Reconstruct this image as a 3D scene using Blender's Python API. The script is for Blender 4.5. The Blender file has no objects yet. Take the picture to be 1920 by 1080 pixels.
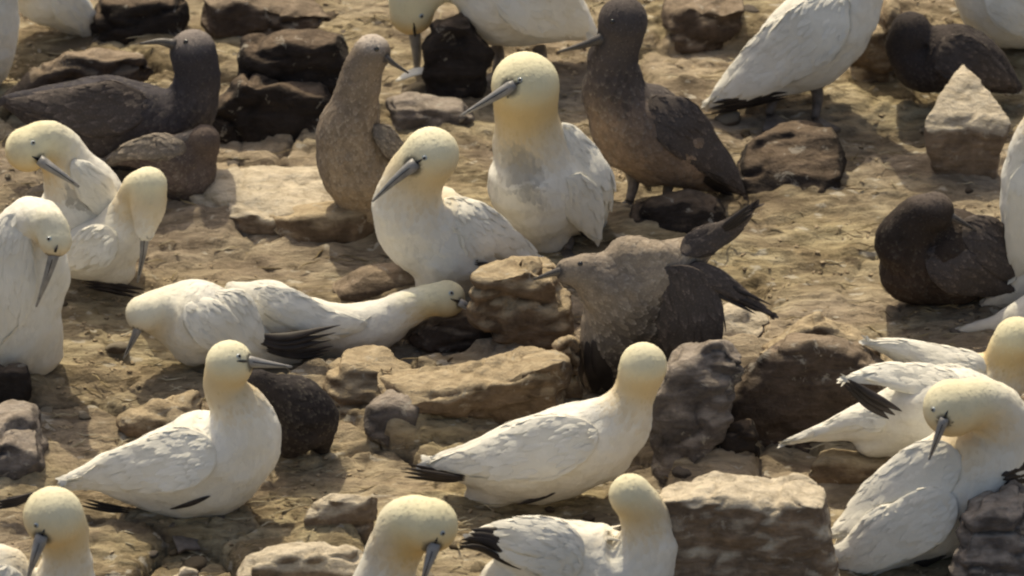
import bpy, bmesh, math, random
import numpy as np
from mathutils import Vector
from mathutils.bvhtree import BVHTree
from mathutils.geometry import tessellate_polygon
R = math.radians
scene = bpy.context.scene
C = scene.collection
random.seed(7); RNG = np.random.default_rng(7)

# ------------------------------------------------ camera
PITCH = 30.0; DIST = 24.0; FPX = 900.0*DIST           # about 900 px of the photograph to a metre
cd = bpy.data.cameras.new('camera'); cam = bpy.data.objects.new('camera', cd); C.objects.link(cam)
cam.location = (0, -DIST*math.cos(R(PITCH)), DIST*math.sin(R(PITCH)))
cam.rotation_euler = (R(90-PITCH), 0, 0)
cd.sensor_width = 36; cd.lens = FPX*36/1920; cd.clip_end = 500; cd.clip_start = 0.5
cd.dof.use_dof = True; cd.dof.focus_distance = 23.5; cd.dof.aperture_fstop = 5.6
scene.camera = cam
# ------------------------------------------------ light
SUN_EL, SUN_AZ = 52.0, -13.0                           # sun stands behind the colony, a little to the left
w = bpy.data.worlds.new('World'); scene.world = w; w.use_nodes = True
nt = w.node_tree; bg = nt.nodes['Background']; sky = nt.nodes.new('ShaderNodeTexSky')
sky.sky_type = 'NISHITA'; sky.sun_disc = False; sky.sun_elevation = R(SUN_EL); sky.sun_rotation = R(SUN_AZ); sky.dust_density = 4.0; sky.air_density = 0.8
nt.links.new(sky.outputs[0], bg.inputs[0]); bg.inputs[1].default_value = 0.148
sd = bpy.data.lights.new('sun', 'SUN'); sd.energy = 3.15; sd.angle = R(0.6); sd.color = (1.0, 0.955, 0.83)
sun = bpy.data.objects.new('sun', sd); C.objects.link(sun)
to_sun = Vector((math.sin(R(SUN_AZ))*math.cos(R(SUN_EL)), math.cos(R(SUN_AZ))*math.cos(R(SUN_EL)), math.sin(R(SUN_EL))))
sun.rotation_euler = to_sun.to_track_quat('Z', 'Y').to_euler()
scene.view_settings.view_transform = 'Standard'; scene.view_settings.look = 'None'
scene.view_settings.exposure = 0.09; scene.view_settings.gamma = 1
scene.view_settings.use_white_balance = True; scene.view_settings.white_balance_temperature = 7900; scene.view_settings.white_balance_tint = 7
scene.render.engine = 'CYCLES'
scene.cycles.filter_width = 2.2

# ------------------------------------------------ helpers
CAM = np.array(cam.location); cp, sp = math.cos(R(PITCH)), math.sin(R(PITCH))
RIGHT = np.array([1., 0, 0]); UP = np.array([0, sp, cp]); FWD = np.array([0, cp, -sp])
def ray(px, py):
    d = FWD*FPX + RIGHT*(px-960) - UP*(py-540)
    return d/np.linalg.norm(d)
def on_z(px, py, z=0.0):
    d = ray(px, py); return CAM + d*((z-CAM[2])/d[2])
def on_y(px, py, y):
    d = ray(px, py); return CAM + d*((y-CAM[1])/d[1])
def rm(p, r):                                          # pixels to metres at p
    return r/FPX*float(np.dot(p-CAM, FWD))
def sstep(a, b, x):
    t = np.clip((x-a)/(b-a), 0, 1); return t*t*(3-2*t)

def vnoise(p):
    p = np.asarray(p, float); i = np.floor(p).astype(np.int64); f = p-i; f = f*f*(3-2*f)
    out = np.zeros(len(p))
    for dx in (0, 1):
        for dy in (0, 1):
            for dz in (0, 1):
                h = ((i[:,0]+dx)*73856093) ^ ((i[:,1]+dy)*19349663) ^ ((i[:,2]+dz)*83492791)
                h = (h ^ (h >> 13))*1274126177 & 0x7fffffff
                h = (h ^ (h >> 16)) & 0xffff
                wgt = (f[:,0] if dx else 1-f[:,0])*(f[:,1] if dy else 1-f[:,1])*(f[:,2] if dz else 1-f[:,2])
                out += wgt*h/65535.0
    return out*2-1
def fbm(p, octv=4, gain=0.5):
    a, s, o = 1.0, 1.0, 0; tot = 0
    p = np.asarray(p, float)
    for k in range(octv):
        o = o + a*vnoise(p*s+k*17.3); tot += a; a *= gain; s *= 2.03
    return o/tot

def new_mesh(name, V, F, mat=None, smooth=True):
    me = bpy.data.meshes.new(name)
    me.from_pydata([tuple(v) for v in V], [], [tuple(f) for f in F]); me.update()
    if smooth: me.polygons.foreach_set('use_smooth', [True]*len(me.polygons))
    if mat: me.materials.append(mat)
    return me
def link(name, me, parent=None):
    o = bpy.data.objects.new(name, me); C.objects.link(o)
    if parent is not None:
        o.parent = parent; o.matrix_parent_inverse = parent.matrix_world.inverted()
    return o
def tag(o, label=None, cat=None, group=None, kind=None):
    if label: o['label'] = label
    if cat: o['category'] = cat
    if group: o['group'] = group
    if kind: o['kind'] = kind
    return o
def empty(name, loc):
    o = bpy.data.objects.new(name, None); C.objects.link(o); o.location = loc
    o.empty_display_size = 0.05; bpy.context.view_layer.update(); return o
def verts_of(me):
    a = np.empty(len(me.vertices)*3); me.vertices.foreach_get('co', a); return a.reshape(-1, 3)
def set_verts(me, a):
    me.vertices.foreach_set('co', a.ravel()); me.update()
def normals_of(me):
    a = np.empty(len(me.vertices)*3); me.vertices.foreach_get('normal', a); return a.reshape(-1, 3)
def remesh(me, voxel, smooth=6, name='body'):
    o = bpy.data.objects.new('tmp', me); C.objects.link(o)
    m = o.modifiers.new('r', 'REMESH'); m.mode = 'VOXEL'; m.voxel_size = voxel; m.use_smooth_shade = True
    if smooth:
        s = o.modifiers.new('s', 'SMOOTH'); s.factor = 0.6; s.iterations = smooth
    dg = bpy.context.evaluated_depsgraph_get(); dg.update()
    out = bpy.data.meshes.new_from_object(o.evaluated_get(dg))
    bpy.data.objects.remove(o); out.name = name
    return out

def catmull(P, n):
    P = np.asarray(P, float)
    if len(P) == 2: P = np.array([P[0], (P[0]+P[1])/2, P[1]])
    Q = np.vstack([2*P[0]-P[1], P, 2*P[-1]-P[-2]]); out = []
    for i in range(1, len(Q)-2):
        for k in range(n):
            t = k/n
            out.append(0.5*((2*Q[i])+(-Q[i-1]+Q[i+1])*t+(2*Q[i-1]-5*Q[i]+4*Q[i+1]-Q[i+2])*t*t+(-Q[i-1]+3*Q[i]-3*Q[i+1]+Q[i+2])*t**3))
    out.append(P[-1]); return np.array(out)

def loft(path, side, ra, rb, seg=20, cap=True):
    """tube along path; ra = radius across (in cross(tangent, side)), rb = radius along side"""
    n = len(path); T = np.gradient(path, axis=0); T /= (np.linalg.norm(T, axis=1)[:, None]+1e-9)
    V, F, UV = [], [], []
    for i in range(n):
        s = side[i]-np.dot(side[i], T[i])*T[i]; s /= np.linalg.norm(s)+1e-9
        u = np.cross(s, T[i])
        for k in range(seg):
            a = 2*math.pi*k/seg
            V.append(path[i]+u*ra[i]*math.cos(a)+s*rb[i]*math.sin(a)); UV.append((k/seg, i/(n-1)))
    for i in range(n-1):
        for k in range(seg):
            k2 = (k+1) % seg
            F.append((i*seg+k, i*seg+k2, (i+1)*seg+k2, (i+1)*seg+k))
    if cap:
        F.append(tuple(range(seg-1, -1, -1))); F.append(tuple((n-1)*seg+k for k in range(seg)))
    return V, F, UV
def ball(c, r, sx=1, sy=1, sz=1, n=14):
    V, F = [], []
    for i in range(1, n):
        th = math.pi*i/n
        for k in range(2*n):
            a = math.pi*k/n
            V.append(np.array(c)+np.array([math.sin(th)*math.cos(a)*r*sx, math.sin(th)*math.sin(a)*r*sy, math.cos(th)*r*sz]))
    for i in range(n-2):
        for k in range(2*n):
            k2 = (k+1) % (2*n); F.append((i*2*n+k, (i+1)*2*n+k, (i+1)*2*n+k2, i*2*n+k2))
    t = len(V); V.append(np.array(c)+np.array([0, 0, r*sz])); b = len(V); V.append(np.array(c)-np.array([0, 0, r*sz]))
    for k in range(2*n):
        k2 = (k+1) % (2*n); F.append((t, k, k2)); F.append((b, (n-2)*2*n+k2, (n-2)*2*n+k))
    return V, F
def merge(parts):
    V, F = [], []
    for v, f in parts:
        o = len(V); V += list(v); F += [tuple(i+o for i in q) for q in f]
    return V, F

def worley(x, y, cx, cy, seed=0):
    """nearest cell of a jittered grid: random numbers of the cell, offset from its centre, gap to the next cell"""
    u, v = x/cx, y/cy; iu, iv = np.floor(u).astype(np.int64), np.floor(v).astype(np.int64)
    b1 = np.full(len(x), 9.); b2 = np.full(len(x), 9.); rnd = np.zeros((len(x), 3)); off = np.zeros((len(x), 2))
    def hsh(a, b, k):
        h = (a*374761393+b*668265263+(k+seed)*974711) & 0x7fffffff; h = ((h ^ (h >> 13))*1274126177) & 0x7fffffff
        return ((h ^ (h >> 16)) & 0xffff)/65535.
    for dx in (-1, 0, 1):
        for dy in (-1, 0, 1):
            a, b = iu+dx, iv+dy; jx, jy = a+0.1+0.8*hsh(a, b, 1), b+0.1+0.8*hsh(a, b, 2)
            d = np.hypot(u-jx, v-jy); near = d < b1
            b2 = np.where(near, b1, np.minimum(b2, d))
            rnd[near] = np.stack([hsh(a, b, 3), hsh(a, b, 4), hsh(a, b, 5)], 1)[near]
            off[near] = np.stack([u-jx, v-jy], 1)[near]; b1 = np.where(near, d, b1)
    return rnd, off, b2-b1

# ------------------------------------------------ materials
def base_mat(name, rough=0.8, spec=0.2):
    m = bpy.data.materials.new(name); m.use_nodes = True; b = m.node_tree.nodes['Principled BSDF']
    b.inputs['Roughness'].default_value = rough; b.inputs['Specular IOR Level'].default_value = spec
    return m, m.node_tree, b
def N(nt, t, **kw):
    n = nt.nodes.new(t)
    for k, v in kw.items(): setattr(n, k, v)
    return n
def noise(nt, vec, scale, detail=4, rough=0.55, dist=0.0):
    n = N(nt, 'ShaderNodeTexNoise'); n.inputs['Scale'].default_value = scale; n.inputs['Detail'].default_value = detail
    n.inputs['Roughness'].default_value = rough; n.inputs['Distortion'].default_value = dist
    if vec: nt.links.new(vec, n.inputs['Vector'])
    return n.outputs['Fac']
def mapping(nt, vec, scale=(1, 1, 1), rot=(0, 0, 0)):
    n = N(nt, 'ShaderNodeMapping'); n.inputs['Scale'].default_value = scale; n.inputs['Rotation'].default_value = rot
    nt.links.new(vec, n.inputs['Vector']); return n.outputs[0]
def ramp(nt, fac, stops):
    r = N(nt, 'ShaderNodeValToRGB'); e = r.color_ramp.elements
    while len(e) < len(stops): e.new(0.5)
    for el, (p, c) in zip(e, stops):
        el.position = p; el.color = (*c, 1) if len(c) == 3 else c
    nt.links.new(fac, r.inputs[0]); return r.outputs[0]
def mix(nt, fac, a, b, mode='MIX'):
    m = N(nt, 'ShaderNodeMix', data_type='RGBA', blend_type=mode)
    for idx, v in ((0, fac), (6, a), (7, b)):
        if hasattr(v, 'is_linked'): nt.links.new(v, m.inputs[idx])
        elif idx == 0: m.inputs[0].default_value = v
        else: m.inputs[idx].default_value = (*v, 1)
    return m.outputs[2]
def bump(nt, b, hts):
    prev = None
    for h, dist, st in hts:
        n = N(nt, 'ShaderNodeBump'); n.inputs['Distance'].default_value = dist; n.inputs['Strength'].default_value = st
        nt.links.new(h, n.inputs['Height'])
        if prev: nt.links.new(prev, n.inputs['Normal'])
        prev = n.outputs[0]
    nt.links.new(prev, b.inputs['Normal'])

def plumage(name, juv=False):
    m, nt, b = base_mat(name, 0.85, 0.12)
    at = N(nt, 'ShaderNodeAttribute', attribute_name='Col'); tc = N(nt, 'ShaderNodeTexCoord').outputs['Object']
    n1 = noise(nt, tc, 38, 5); n2 = noise(nt, tc, 9, 3)
    if juv:
        v = N(nt, 'ShaderNodeTexVoronoi'); v.inputs['Scale'].default_value = 210; nt.links.new(tc, v.inputs['Vector'])
        spots = ramp(nt, v.outputs['Distance'], [(0.0, (.8, .8, .8)), (0.5, (0, 0, 0))])
        col = mix(nt, 1.0, at.outputs['Color'], ramp(nt, n2, [(0.3, (.72, .72, .75)), (0.7, (1.25, 1.2, 1.12))]), 'MULTIPLY')
        sc = N(nt, 'ShaderNodeMath', operation='MULTIPLY'); nt.links.new(spots, sc.inputs[0]); sc.inputs[1].default_value = 0.5
        col = mix(nt, sc.outputs[0], col, mix(nt, 1.0, col, (1.9, 1.9, 1.9), 'MULTIPLY'))
    else:
        col = mix(nt, 1.0, at.outputs['Color'], ramp(nt, n2, [(0.3, (.90, .885, .85)), (0.65, (1.0, 1.0, 1.0))]), 'MULTIPLY')
        stain = ramp(nt, noise(nt, tc, 5.5, 5, 0.65), [(0.60, (0, 0, 0)), (0.74, (.35, .35, .35))])
        col = mix(nt, stain, col, (.42, .36, .28))
    nt.links.new(col, b.inputs['Base Color'])
    st = mapping(nt, tc, (60, 60, 22))
    bump(nt, b, [(noise(nt, tc, 20, 4), 0.010, 0.26), (noise(nt, st, 2.2, 4, 0.6), 0.004, 0.35)])
    b.inputs['Subsurface Weight'].default_value = 0.0
    return m
def wing_mat(name, col, dark=False):
    m, nt, b = base_mat(name, 0.8, 0.15)
    uv = N(nt, 'ShaderNodeUVMap').outputs[0]; tc = N(nt, 'ShaderNodeTexCoord').outputs['Object']
    wv = N(nt, 'ShaderNodeTexWave', wave_type='BANDS', bands_direction='X', wave_profile='SAW')
    wv.inputs['Scale'].default_value = 5.2; wv.inputs['Distortion'].default_value = 1.6; wv.inputs['Detail'].default_value = 2
    wv.inputs['Detail Scale'].default_value = 1.0
    nt.links.new(mapping(nt, uv, (1, 0.35, 1)), wv.inputs['Vector'])
    n2 = noise(nt, tc, 11, 4)
    c = mix(nt, 1.0, col, ramp(nt, n2, [(0.3, (.86, .85, .83)), (0.65, (1.0, 1.0, 1.0))]), 'MULTIPLY')
    if dark:
        v = N(nt, 'ShaderNodeTexVoronoi'); v.inputs['Scale'].default_value = 180; nt.links.new(tc, v.inputs['Vector'])
        sp_ = ramp(nt, v.outputs['Distance'], [(0.0, (.5, .5, .5)), (0.45, (0, 0, 0))])
        c = mix(nt, sp_, c, mix(nt, 1.0, c, (2.4, 2.3, 2.2), 'MULTIPLY'))
    ta = N(nt, 'ShaderNodeAttribute', attribute_name='Tip')
    if dark:
        ts = N(nt, 'ShaderNodeMath', operation='MULTIPLY'); nt.links.new(ta.outputs['Fac'], ts.inputs[0]); ts.inputs[1].default_value = 0.5
        c = mix(nt, ts.outputs[0], c, mix(nt, 1.0, c, (3.2, 3.1, 3.0), 'MULTIPLY'))
    nt.links.new(c, b.inputs['Base Color'])
    bump(nt, b, [(wv.outputs['Fac'], 0.0035, 0.35), (noise(nt, tc, 26, 4), 0.008, 0.4)])
    return m
M = {}
M['white'] = plumage('white_plumage'); M['brown'] = plumage('speckled_plumage', True)
M['wing'] = wing_mat('white_wing', (.80, .785, .72)); M['dwing'] = wing_mat('brown_wing', (.085, .072, .068), True)
M['lwing'] = wing_mat('grey_brown_wing', (.20, .175, .15), True)
m, nt, b = base_mat('black_feather', 0.55, 0.3)
tc = N(nt, 'ShaderNodeTexCoord').outputs['Object']
nt.links.new(ramp(nt, noise(nt, tc, 30), [(0.3, (.014, .011, .011)), (.7, (.04, .032, .03))]), b.inputs['Base Color']); M['black'] = m
m, nt, b = base_mat('grey_bill', 0.42, 0.45)
tc = N(nt, 'ShaderNodeTexCoord').outputs['Object']
nt.links.new(ramp(nt, noise(nt, tc, 40), [(0.3, (.16, .16, .165)), (.7, (.30, .295, .29))]), b.inputs['Base Color']); M['bill'] = m
m, nt, b = base_mat('dark_bill', 0.45, 0.4)
tc = N(nt, 'ShaderNodeTexCoord').outputs['Object']
nt.links.new(ramp(nt, noise(nt, tc, 40), [(0.3, (.05, .045, .045)), (.7, (.11, .10, .095))]), b.inputs['Base Color']); M['dbill'] = m
m, nt, b = base_mat('eye_pale', 0.15, 0.6); b.inputs['Base Color'].default_value = (.36, .42, .46, 1); M['eye'] = m
m, nt, b = base_mat('pupil_black', 0.1, 0.7); b.inputs['Base Color'].default_value = (.01, .01, .012, 1); M['pupil'] = m
m, nt, b = base_mat('leg_grey', 0.6, 0.3)
tc = N(nt, 'ShaderNodeTexCoord').outputs['Object']
nt.links.new(ramp(nt, noise(nt, tc, 60), [(0.3, (.10, .085, .075)), (.7, (.20, .17, .15))]), b.inputs['Base Color']); M['leg'] = m

def ground_mat():
    m, nt, b = base_mat('guano_soil', 0.95, 0.1)
    g = N(nt, 'ShaderNodeNewGeometry').outputs['Position']
    st = mapping(nt, g, (4.2, 9, 9)); st2 = mapping(nt, g, (13, 40, 40))
    n1 = noise(nt, st, 1.1, 6, 0.6, 0.4); n2 = noise(nt, st2, 1.3, 5, 0.65, 0.3); n3 = noise(nt, mapping(nt, g, (1.1, 1.6, 1)), 1.0, 3)
    c = ramp(nt, n1, [(0.28, (.12, .092, .060)), (0.42, (.26, .208, .132)), (0.54, (.385, .325, .212)), (0.70, (.54, .475, .34))])
    c = mix(nt, 0.75, c, ramp(nt, n2, [(0.34, (.36, .33, .29)), (0.48, (.90, .88, .85)), (0.66, (1.35, 1.33, 1.28))]), 'MULTIPLY')
    c = mix(nt, ramp(nt, n3, [(0.40, (0, 0, 0)), (0.60, (.8, .8, .8))]), c, mix(nt, 0.8, (.33, .275, .225), ramp(nt, n2, [(0.34, (.5, .47, .44)), (0.6, (1.2, 1.18, 1.15))]), 'MULTIPLY'))
    at = N(nt, 'ShaderNodeAttribute', attribute_name='Pale')
    c = mix(nt, at.outputs['Fac'], c, mix(nt, 0.8, (.43, .36, .275), ramp(nt, n2, [(0.3, (.6, .58, .55)), (0.6, (1.15, 1.12, 1.08))]), 'MULTIPLY'))
    dp = noise(nt, mapping(nt, g, (14, 26, 20)), 1.6, 3, 0.5)
    c = mix(nt, ramp(nt, dp, [(0.63, (0, 0, 0)), (0.68, (.6, .6, .6))]), c, (.60, .56, .48))
    dk = noise(nt, mapping(nt, g, (3.2, 6.5, 4)), 1.9, 4, 0.6, 0.5)
    c = mix(nt, ramp(nt, dk, [(0.54, (0, 0, 0)), (0.66, (.6, .6, .6))]), c, (.13, .10, .075))
    nt.links.new(c, b.inputs['Base Color'])
    bump(nt, b, [(n2, 0.014, 0.9), (noise(nt, g, 150, 5, 0.7), 0.005, 1.0)])
    return m
def rock_mat(name, base, top, thr=(0.25, 0.75), mott=0.5):
    m, nt, b = base_mat(name, 0.9, 0.15)
    tc = N(nt, 'ShaderNodeTexCoord').outputs['Object']
    ge = N(nt, 'ShaderNodeNewGeometry'); sx = N(nt, 'ShaderNodeSeparateXYZ'); nt.links.new(ge.outputs['Normal'], sx.inputs[0])
    n1 = noise(nt, tc, 14, 6, 0.62, 0.3); n2 = noise(nt, mapping(nt, tc, (25, 40, 75)), 1.2, 5, 0.6, .5); n3 = noise(nt, tc, 55, 4)
    dk = tuple(x*(1-mott) for x in base); lt = tuple(min(1, x*(1+mott)) for x in base)
    c = ramp(nt, n1, [(0.3, dk), (0.5, base), (0.72, lt)])
    c = mix(nt, 0.7, c, ramp(nt, n2, [(0.3, (.6, .57, .55)), (0.6, (1.1, 1.1, 1.1))]), 'MULTIPLY')
    # pale droppings and dust that have settled on upward ledges
    a = N(nt, 'ShaderNodeMath', operation='ADD'); nt.links.new(sx.outputs[2], a.inputs[0])
    s = N(nt, 'ShaderNodeMath', operation='MULTIPLY_ADD'); nt.links.new(n1, s.inputs[0]); s.inputs[1].default_value = 0.9; s.inputs[2].default_value = -0.45
    nt.links.new(s.outputs[0], a.inputs[1])
    f = ramp(nt, a.outputs[0], [(thr[0], (0, 0, 0)), (thr[1], (1, 1, 1))])
    tcol = mix(nt, 0.85, top, ramp(nt, n2, [(0.32, (.62, .58, .52)), (0.62, (1.12, 1.1, 1.06))]), 'MULTIPLY')
    c = mix(nt, f, c, tcol)
    lich = noise(nt, tc, 23, 4, 0.7, 0.6); c = mix(nt, ramp(nt, lich, [(0.60, (0, 0, 0)), (0.66, (.5, .5, .5))]), c, (.46, .43, .37))
    nt.links.new(c, b.inputs['Base Color'])
    bump(nt, b, [(n2, 0.010, 0.7), (n3, 0.005, 1.0), (noise(nt, tc, 170, 4, .7), 0.003, 1.0)])
    return m
M['ground'] = ground_mat()
M['rock_tan'] = rock_mat('tan_rock', (.20, .145, .100), (.42, .345, .245))
M['rock_pale'] = rock_mat('pale_rock', (.24, .185, .14), (.55, .49, .40), (0.2, 0.6))
M['rock_red'] = rock_mat('brown_rock', (.100, .076, .062), (.28, .225, .175), (0.45, 0.95))
M['rock_grey'] = rock_mat('grey_rock', (.13, .115, .11), (.33, .29, .26), (0.4, 0.95), 0.65)
M['rock_dark'] = rock_mat('dark_rock', (.038, .031, .028), (.17, .13, .10), (0.7, 1.2), 0.5)  # also the colour of rocks added for shadows and hollows

# ------------------------------------------------ ground
ROUGH = [(500, 340, 260, 120, 1.), (700, 760, 330, 150, 1.), (150, 800, 260, 120, .9), (950, 600, 260, 150, 1.), (1300, 800, 400, 120, .9), (300, 180, 420, 120, .9), (1300, 90, 200, 90, .7), (420, 1010, 400, 90, .8), (1400, 620, 240, 60, .7)]
def height(x, y):
    p = np.stack([x, y, np.zeros_like(x)], 1)
    big = fbm(p*np.array([1.2, 1.9, 1])+3.1, 3)
    q = fbm(p*np.array([2.3, 5.0, 1])+9.7, 4)*2.4
    fl = np.floor(q*2.0); fr = q*2.0-fl
    steps = (fl+sstep(0.40, 0.62, fr))/2.0
    fine = fbm(p*np.array([12, 26, 1]), 4)
    grit = fbm(p*np.array([55, 75, 1]), 3)
    wx = x+0.05*fbm(p*5+2, 3); wy = y+0.05*fbm(p*5+31, 3)
    rn, of, gap = worley(wx, wy, 0.26, 0.17)
    rn2, of2, gap2 = worley(wx+3, wy, 0.085, 0.06, 9)
    ix = 960+x*900; iy = 540-y*450                     # rough parts of the colony: broken slabs show through the soil
    rough = np.zeros(len(x))
    for (ax, ay, rx, ry, am) in ROUGH:
        rough = np.maximum(rough, am*(1-sstep(0.55, 1.15, np.hypot((ix-ax)/rx, (iy-ay)/ry))))
    rough = 0.22+rough*(0.8+0.4*big)
    slab = 0.058*(rn[:, 0]-0.5)+0.030*(of[:, 0]*(rn[:, 1]-0.5)+of[:, 1]*(rn[:, 2]-0.3))-0.022*np.exp(-(gap/0.07)**2)
    chips = 0.012*(rn2[:, 0]-0.5)+0.014*(of2[:, 1]*(rn2[:, 2]-0.3))-0.007*np.exp(-(gap2/0.10)**2)
    return 0.020*big+0.018*steps+0.0085*fine+0.0034*grit+rough*(slab+0.8*chips)
def axis(lo, hi, step, far, n):
    core = np.arange(lo, hi+1e-9, step); t = np.linspace(0, 1, n)[1:]
    return np.concatenate([(lo-(far*t**2.5))[::-1], core, hi+far*t**2.5])
xs = axis(-1.45, 1.45, 0.0062, 60, 40); ys = axis(-1.9, 1.75, 0.0072, 60, 40)
GX, GY = np.meshgrid(xs, ys); gx, gy = GX.ravel(), GY.ravel()
GZ = height(gx, gy)
W_, H_ = len(xs), len(ys)
# nest mounds raised under sitting birds: (x, y, height, radius)
def mound(px, py, h, r, rx=1.3):
    p = on_z(px, py); MOUNDS.append((p[0], p[1], h, r, rx))

def finish_ground():
    z = GZ.copy()
    for (mx, my, h, r, rx) in MOUNDS:
        d = np.sqrt(((gx-mx)/rx)**2+((gy-my))**2)/r
        z += h*np.exp(-d*d*1.6)
    V = np.stack([gx, gy, z], 1)
    idx = np.arange(W_*H_).reshape(H_, W_)
    F = np.stack([idx[:-1, :-1].ravel(), idx[:-1, 1:].ravel(), idx[1:, 1:].ravel(), idx[1:, :-1].ravel()], 1)
    me = bpy.data.meshes.new('ground'); me.from_pydata(V.tolist(), [], F.tolist()); me.update()
    me.polygons.foreach_set('use_smooth', [True]*len(me.polygons)); me.materials.append(M['ground'])
    at = me.attributes.new('Pale', 'FLOAT', 'POINT'); pale = np.zeros(len(V))
    for (px, py, rx, ry, a) in PALE:
        c = on_z(px, py); dx = (gx-c[0])/(rx/900.); dy = (gy-c[1])/(ry/450.)
        nz = fbm(np.stack([gx*6, gy*9, gx*0], 1), 3)*0.5
        pale = np.maximum(pale, a*(1-sstep(0.6, 1.15, np.sqrt(dx*dx+dy*dy)+nz)))
    at.data.foreach_set('value', pale)
    o = link('ground', me); o['kind'] = 'structure'
    o['label'] = 'trampled tan soil with guano ridges'
PALE = [(500, 330, 200, 90, .9), (1290, 110, 120, 70, .8), (1400, 600, 70, 45, .9), (1400, 930, 220, 60, .8), (700, 880, 140, 80, .6), (120, 820, 100, 60, .6)]

# ------------------------------------------------ rocks
MOUNDS = []
def rock(label, poly, depth, mat, gyy=None, lean=0.25, amp=0.012, vox=0.009, kind='boulder', seed=0, top_back=0.0, grp=None, taper=0.80, planes=13):
    """poly: outline of the face towards the camera (pixels); the block runs back by depth metres"""
    g0 = gyy if gyy is not None else max(p[1] for p in poly)
    cx = sum(p[0] for p in poly)/len(poly); G = on_z(cx, g0)
    zmax = max(on_y(p[0], p[1], G[1])[2] for p in poly)
    front = []
    for (x, y) in poly:
        p = on_y(x, y, G[1]); hgt = max(0, p[2]); yy = G[1]+hgt*lean
        front.append(on_y(x, y, yy))
    front = [p if p[2] > 0.004 else np.array([p[0], p[1], -0.05]) for p in front]
    n = len(front); cxm = np.mean([p[0] for p in front]); V = []
    layers = [(0.0, 0.90, 0.0), (0.10, 1.0, 0.0), (0.7, 0.97 if taper > .5 else 0.38, 0.0), (1.0, taper, -0.02)]
    for (t, sc, dz) in layers:
        for p in front:
            V.append([cxm+(p[0]-cxm)*sc, p[1]+depth*t, (p[2]*(1 if p[2] < 0 else (sc*0.5+0.5)))+dz+top_back*t*(1 if p[2] > 0 else 0)])
    F = []
    for L in range(len(layers)-1):
        for k in range(n):
            k2 = (k+1) % n; F.append((L*n+k, L*n+k2, (L+1)*n+k2, (L+1)*n+k))
    tri = tessellate_polygon([[Vector((p[0], 0, p[2])) for p in front]])
    for t in tri:
        F.append(tuple(t)); F.append(tuple(i+(len(layers)-1)*n for i in reversed(t)))
    me = bpy.data.meshes.new('t'); me.from_pydata([tuple(v) for v in V], [], F)
    bm = bmesh.new(); bm.from_mesh(me); bmesh.ops.recalc_face_normals(bm, faces=bm.faces); bm.to_mesh(me); bm.free()
    me = remesh(me, vox, 2, 'boulder')
    v = verts_of(me); s = seed*3.7
    rs = np.random.default_rng(seed+100); ctr = v.mean(0); ext = (v.max(0)-v.min(0))/2
    for _ in range(planes):
        n_ = rs.normal(size=3); n_[2] = n_[2]*0.8+0.15; n_[1] -= 0.25; n_ /= np.linalg.norm(n_); q = (v-ctr)@n_; d0 = np.quantile(q, rs.uniform(0.93, 0.995)); ex = np.maximum(0, q-d0); v = v-0.92*ex[:, None]*n_
    set_verts(me, v); nn = normals_of(me)
    big = fbm(v*9+s, 3); st = fbm(v*np.array([12, 14, 44])+s, 4); cr = np.abs(fbm(v*np.array([7, 7, 16])+s+5, 3))
    chip = np.floor(fbm(v*np.array([14, 14, 30])+s, 3)*6)/6.
    v = v+nn*(amp*(1.0*big+0.7*st+1.1*chip-1.3*np.exp(-(cr*16)**2))[:, None]+0.0016*fbm(v*110+s, 2)[:, None])
    set_verts(me, v)
    v[:] -= G; set_verts(me, v)
    me.materials.clear(); me.materials.append(M[mat]); me.polygons.foreach_set('use_smooth', [True]*len(me.polygons))
    o = link(kind, me); o.location = G
    hw = (max(p[0] for p in poly)-min(p[0] for p in poly))/1800.
    MOUNDS.append((G[0], G[1]+depth*0.5, 0.018+0.02*hw, depth*0.5+0.05, max(1.0, (hw+0.04)/(depth*0.5+0.05))))
    return tag(o, label, 'rock', grp)

RG = 'boulders lying among the birds'
rock('flat topped pale slab with a shaded brown front below the dark brown boulder', [(1205, 950), (1330, 935), (1450, 955), (1535, 930), (1560, 1010), (1590, 1150), (1215, 1150)], .17, 'rock_pale', seed=1, amp=.007, vox=.007, lean=.1, grp=RG)
rock('largest dark reddish brown boulder, ridged like a roof, left of the white tails', [(1340, 750), (1420, 684), (1515, 636), (1600, 668), (1700, 740), (1725, 835), (1500, 848), (1335, 850)], .13, 'rock_red', gyy=835, seed=41, amp=.006, lean=.2, grp=RG)
rock('flaky brown ledge running along the ridge above the dark reddish boulder', [(1400, 680), (1470, 640), (1530, 606), (1600, 625), (1690, 690), (1660, 712), (1560, 668), (1500, 664)], .07, 'rock_tan', gyy=760, seed=42, amp=.010, lean=.5, vox=.007, grp=RG)
rock('grey mottled rock right of the neck of the centre gannet', [(1225, 720), (1290, 668), (1350, 650), (1400, 690), (1370, 800), (1340, 880), (1235, 900), (1205, 820)], .10, 'rock_grey', seed=3, amp=.011, lean=.4, grp=RG)
rock('dark purplish stone in the gap between the grey rock and the reddish boulder', [(1330, 830), (1370, 790), (1420, 800), (1440, 870), (1340, 880)], .06, 'rock_dark', seed=4, lean=.2, grp=RG)
rock('pointed pale stone shaped like a pyramid at the upper right', [(1728, 246), (1812, 236), (1900, 248), (1880, 300), (1862, 348), (1760, 348), (1735, 300)], .18, 'rock_pale', seed=5, amp=.003, lean=.05, top_back=.145, taper=.03, vox=.006, planes=0, grp=RG)
rock('brown broken rock between the sitting gannet and the young grey brown bird', [(860, 575), (900, 528), (960, 505), (1030, 520), (1060, 560), (1085, 640), (1070, 700), (980, 690), (890, 640)], .11, 'rock_tan', gyy=700, seed=6, amp=.016, lean=.15, grp=RG)
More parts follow.
